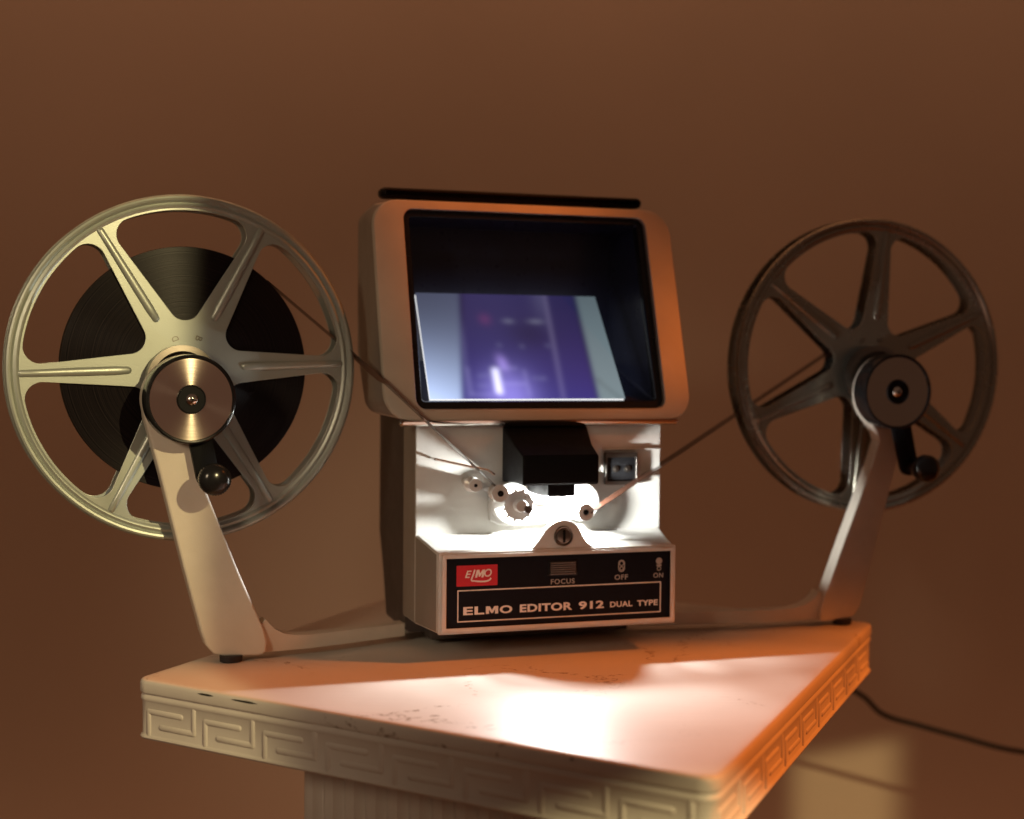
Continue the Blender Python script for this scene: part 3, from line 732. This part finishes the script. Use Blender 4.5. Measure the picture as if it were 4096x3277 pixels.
def flange_loops(phase):
    rin, rout = .0238, .0812
    c0, c1 = .0087, .0040                                  # spoke half widths at r=.024 and r=.078
    def hw(r): return c0 + (c1 - c0) * (r - .024) / .054
    loops = [[(.0893 * cos(2 * pi * k / 180), .0893 * sin(2 * pi * k / 180)) for k in range(180)]]
    for w in range(6):
        mid = radians(phase + 60 * w + 30)
        # side line of the window in the window frame (axis along +x): spoke axis at -30 deg, its edge line
        al = radians(30)
        d = Vector((cos(-al), sin(-al))); n = Vector((-d.y, d.x))          # n points towards window middle
        P0 = d * .024 + n * hw(.024); P1 = d * .078 + n * hw(.078); dl = (P1 - P0).normalized(); nl = Vector((-dl.y, dl.x))
        Ri, Ro = .0082, .0085
        # inner fillet centre on axis: nl.(c-P0)=Ri
        cxi = (Ri + nl.dot(P0)) / nl.x
        ci = Vector((cxi, 0))
        # outer fillet centre: nl.(c-P0)=Ro, |c|=rout-Ro
        base_ = P0 + nl * Ro; b_ = base_.dot(dl); cc = base_.dot(base_) - (rout - Ro) ** 2; tt = -b_ + sqrt(b_ * b_ - cc); cO = base_ + dl * tt
        pts = []
        a0 = pi; a1 = atan2(-nl.y, -nl.x) % (2 * pi)
        for k in range(9): t = a0 + (a1 - a0) * k / 8; pts.append(ci + Vector((cos(t), sin(t))) * Ri)
        a0 = atan2(-nl.y, -nl.x) % (2 * pi); a1 = atan2(cO.y, cO.x) % (2 * pi)
        if a1 < a0: a1 += 2 * pi
        for k in range(11): t = a0 + (a1 - a0) * k / 10; pts.append(cO + Vector((cos(t), sin(t))) * Ro)
        ao = atan2(cO.y, cO.x)
        for k in range(1, 9): t = ao + (0 - ao) * k / 8; pts.append(Vector((cos(t), sin(t))) * rout)
        full = pts + [Vector((p.x, -p.y)) for p in pts[-2:0:-1]]
        loops.append([(p.x * cos(mid) - p.y * sin(mid), p.x * sin(mid) + p.y * cos(mid)) for p in full])
    return loops
def flange_mesh(phase, y, front=1):
    """one stamped flange; outer face at y, facing -y when front=1"""
    bm = bmesh.new()
    add_mesh(bm, flat_mesh(flange_loops(phase), -.0005, .0005, .0002))
    prof = [(.0822, -.0004), (.0828, -.0010), (.0838, -.0013), (.0846, -.0009), (.0852, -.0006), (.0857, -.0011), (.0864, -.0019), (.0874, -.0022), (.0883, -.0019), (.0889, -.0012), (.0892, -.0002), (.0890, .0010), (.0886, .0010), (.0884, .0004)]
    lathe(bm, prof, (0, 0, 0), 180)
    for k in range(6):
        t = radians(phase + 60 * k); dx, dz = cos(t), sin(t); L = []
        for r, w, h in ((.0280, .0002, .0001), (.0285, .0013, .0007), (.0295, .0019, .0012), (.036, .0023, .0016), (.055, .0022, .0016), (.072, .0019, .0016), (.0815, .0018, .0014), (.0830, .0014, .0004)):
            L.append([(r * dx - w * cos(q) * dz, -.00045 - h * sin(q), r * dz + w * cos(q) * dx) for q in [pi * j / 8 for j in range(9)]])
        loft(bm, L, True, True)
    for v in bm.verts:
        v.co.y = v.co.y * front + y
    return bm
def reel(Rc, deg, phase, m, label, pack_r):
    a = radians(deg)
    root = empty('film_reel', Rc, a, label, 'film reel', 'film reels on the editor arms')
    from_bm('front_flange', flange_mesh(phase, .0006, 1), m, root, angle=30)
    from_bm('back_flange', flange_mesh(phase, .0118, -1), m, root, angle=30)
    bm = bmesh.new(); lathe(bm, [(.0045, -.0006), (.0060, -.0008), (.0060, .0130), (.0045, .0130)], (0, 0, 0), 32); lathe(bm, [(.0150, .0012), (.0160, .0012), (.0160, .0112), (.0150, .0112)], (0, 0, 0), 48)
    from_bm('reel_core', bm, m, root)
    bm = bmesh.new()
    if pack_r > .03:
        prof = [(.0161, .0022)]
        k = 0
        r = .0175
        while r < pack_r - .0005:
            prof.append((r, .0020 + random.uniform(0, .00004))); r += .0009
        prof += [(pack_r - .0002, .0021), (pack_r, .0024), (pack_r, .0100), (.0161, .0102)]
        lathe(bm, prof, (0, 0, 0), 128)
    else:
        lathe(bm, [(.0161, .0022), (pack_r, .0022), (pack_r, .0102), (.0161, .0102)], (0, 0, 0), 64)
    from_bm('wound_film', bm, MT['pack'], root)
    bm = bmesh.new()          # embossed marks on the flange
    for t, ch_ in ((112, 'D'), (69, 'B')):
        for xx in (0,):
            me = text_mesh(ch_, -.0012, .0012, -.0017, .0017, 0, .00006, 0)
            q = radians(t + (0 if phase < 10 else 24) - 90 + (90 if t > 90 else -90)); c = .0165
            for v in me.vertices:
                x, z = v.co.x, v.co.z
                v.co = (x * cos(q) - z * sin(q) + c * cos(radians(t)), v.co.y - .00012, x * sin(q) + z * cos(q) + c * sin(radians(t)))
            add_mesh(bm, me)
    from_bm('embossed_mark', bm, MT['steel_dark'], root)
    return root
reel(RLc, 23, 2.0, MT['reel'], 'grey green six spoke film reel holding a wide dark roll of film, nearest the camera', .0628)
reel(RRc, 16, 23.5, MT['reel_dark'], 'dark almost empty six spoke film reel beside the black cord, farther from the camera', .0200)

# ------------------------------------------------------------------ film running from reel to reel through the gate
def reel_pt(Rc, deg, x, y, z):
    a = radians(deg); return Rc + Vector((cos(a) * x - sin(a) * y, sin(a) * x + cos(a) * y, z))
def ribbon(bm, P, Wd, hw=.004, th=.00009):
    L = []
    for i, p in enumerate(P):
        t = (P[min(i + 1, len(P) - 1)] - P[max(i - 1, 0)]).normalized(); w = (Wd[i] - t * Wd[i].dot(t)).normalized(); n = t.cross(w)
        L.append([p - w * hw + n * th, p + w * hw + n * th, p + w * hw - n * th, p - w * hw - n * th])
    loft(bm, L)
axL = Vector((-sin(radians(23)), cos(radians(23)), 0)); axR = Vector((-sin(radians(16)), cos(radians(16)), 0)); axM = Vector((-sin(radians(18)), cos(radians(18)), 0))
tl = radians(48)
A = reel_pt(RLc, 23, .0630 * cos(tl), .0062, .0630 * sin(tl))
B = M2W(-.0330, .0085, .0905)
G1 = M2W(-.0290, .0215, .0840); G2 = M2W(-.0120, .0215, .0800); G3 = M2W(0, .0215, .0790); G4 = M2W(.0165, .0215, .0735)
tr = radians(124)
D_ = reel_pt(RRc, 16, .0202 * cos(tr), .0062, .0202 * sin(tr))
C_ = M2W(.0197, .0045, .0765)
RLm = reel_pt(RL[0], 23, .0906, .0070, .0114); RRm = reel_pt(RR[0], 16, -.0812, .0070, -.0282)
P1 = M2W(-.0940, .046, .1518); P2 = M2W(-.0893, .0262, .1449)
path = [A.lerp(RLm, k / 4) for k in range(4)] + [RLm, RLm.lerp(P1, .5), P1, P1.lerp(P2, .6), P2] + [P2.lerp(B, k / 4) for k in range(1, 5)]
path += [G1, G2, G3, G4] + [C_.lerp(RRm, k / 8) for k in range(9)] + [RRm.lerp(D_, k / 4) for k in range(1, 5)]
Wd = [axL.lerp(axM, k / 12) for k in range(13)] + [axM] * 4 + [axM.lerp(axR, k / 12) for k in range(13)]
bm = bmesh.new(); ribbon(bm, path, Wd)
o = from_bm('film_strip', bm, MT['film'], angle=60)
o['label'] = 'thin brown film strip stretched between the two reels through the glowing gate'; o['category'] = 'film strip'

# ------------------------------------------------------------------ render settings
S.cycles.use_denoising = True
S.cycles.max_bounces = 6; S.cycles.diffuse_bounces = 4; S.cycles.glossy_bounces = 3
S.cycles.sample_clamp_indirect = 4.0; S.cycles.caustics_reflective = False; S.cycles.caustics_refractive = False
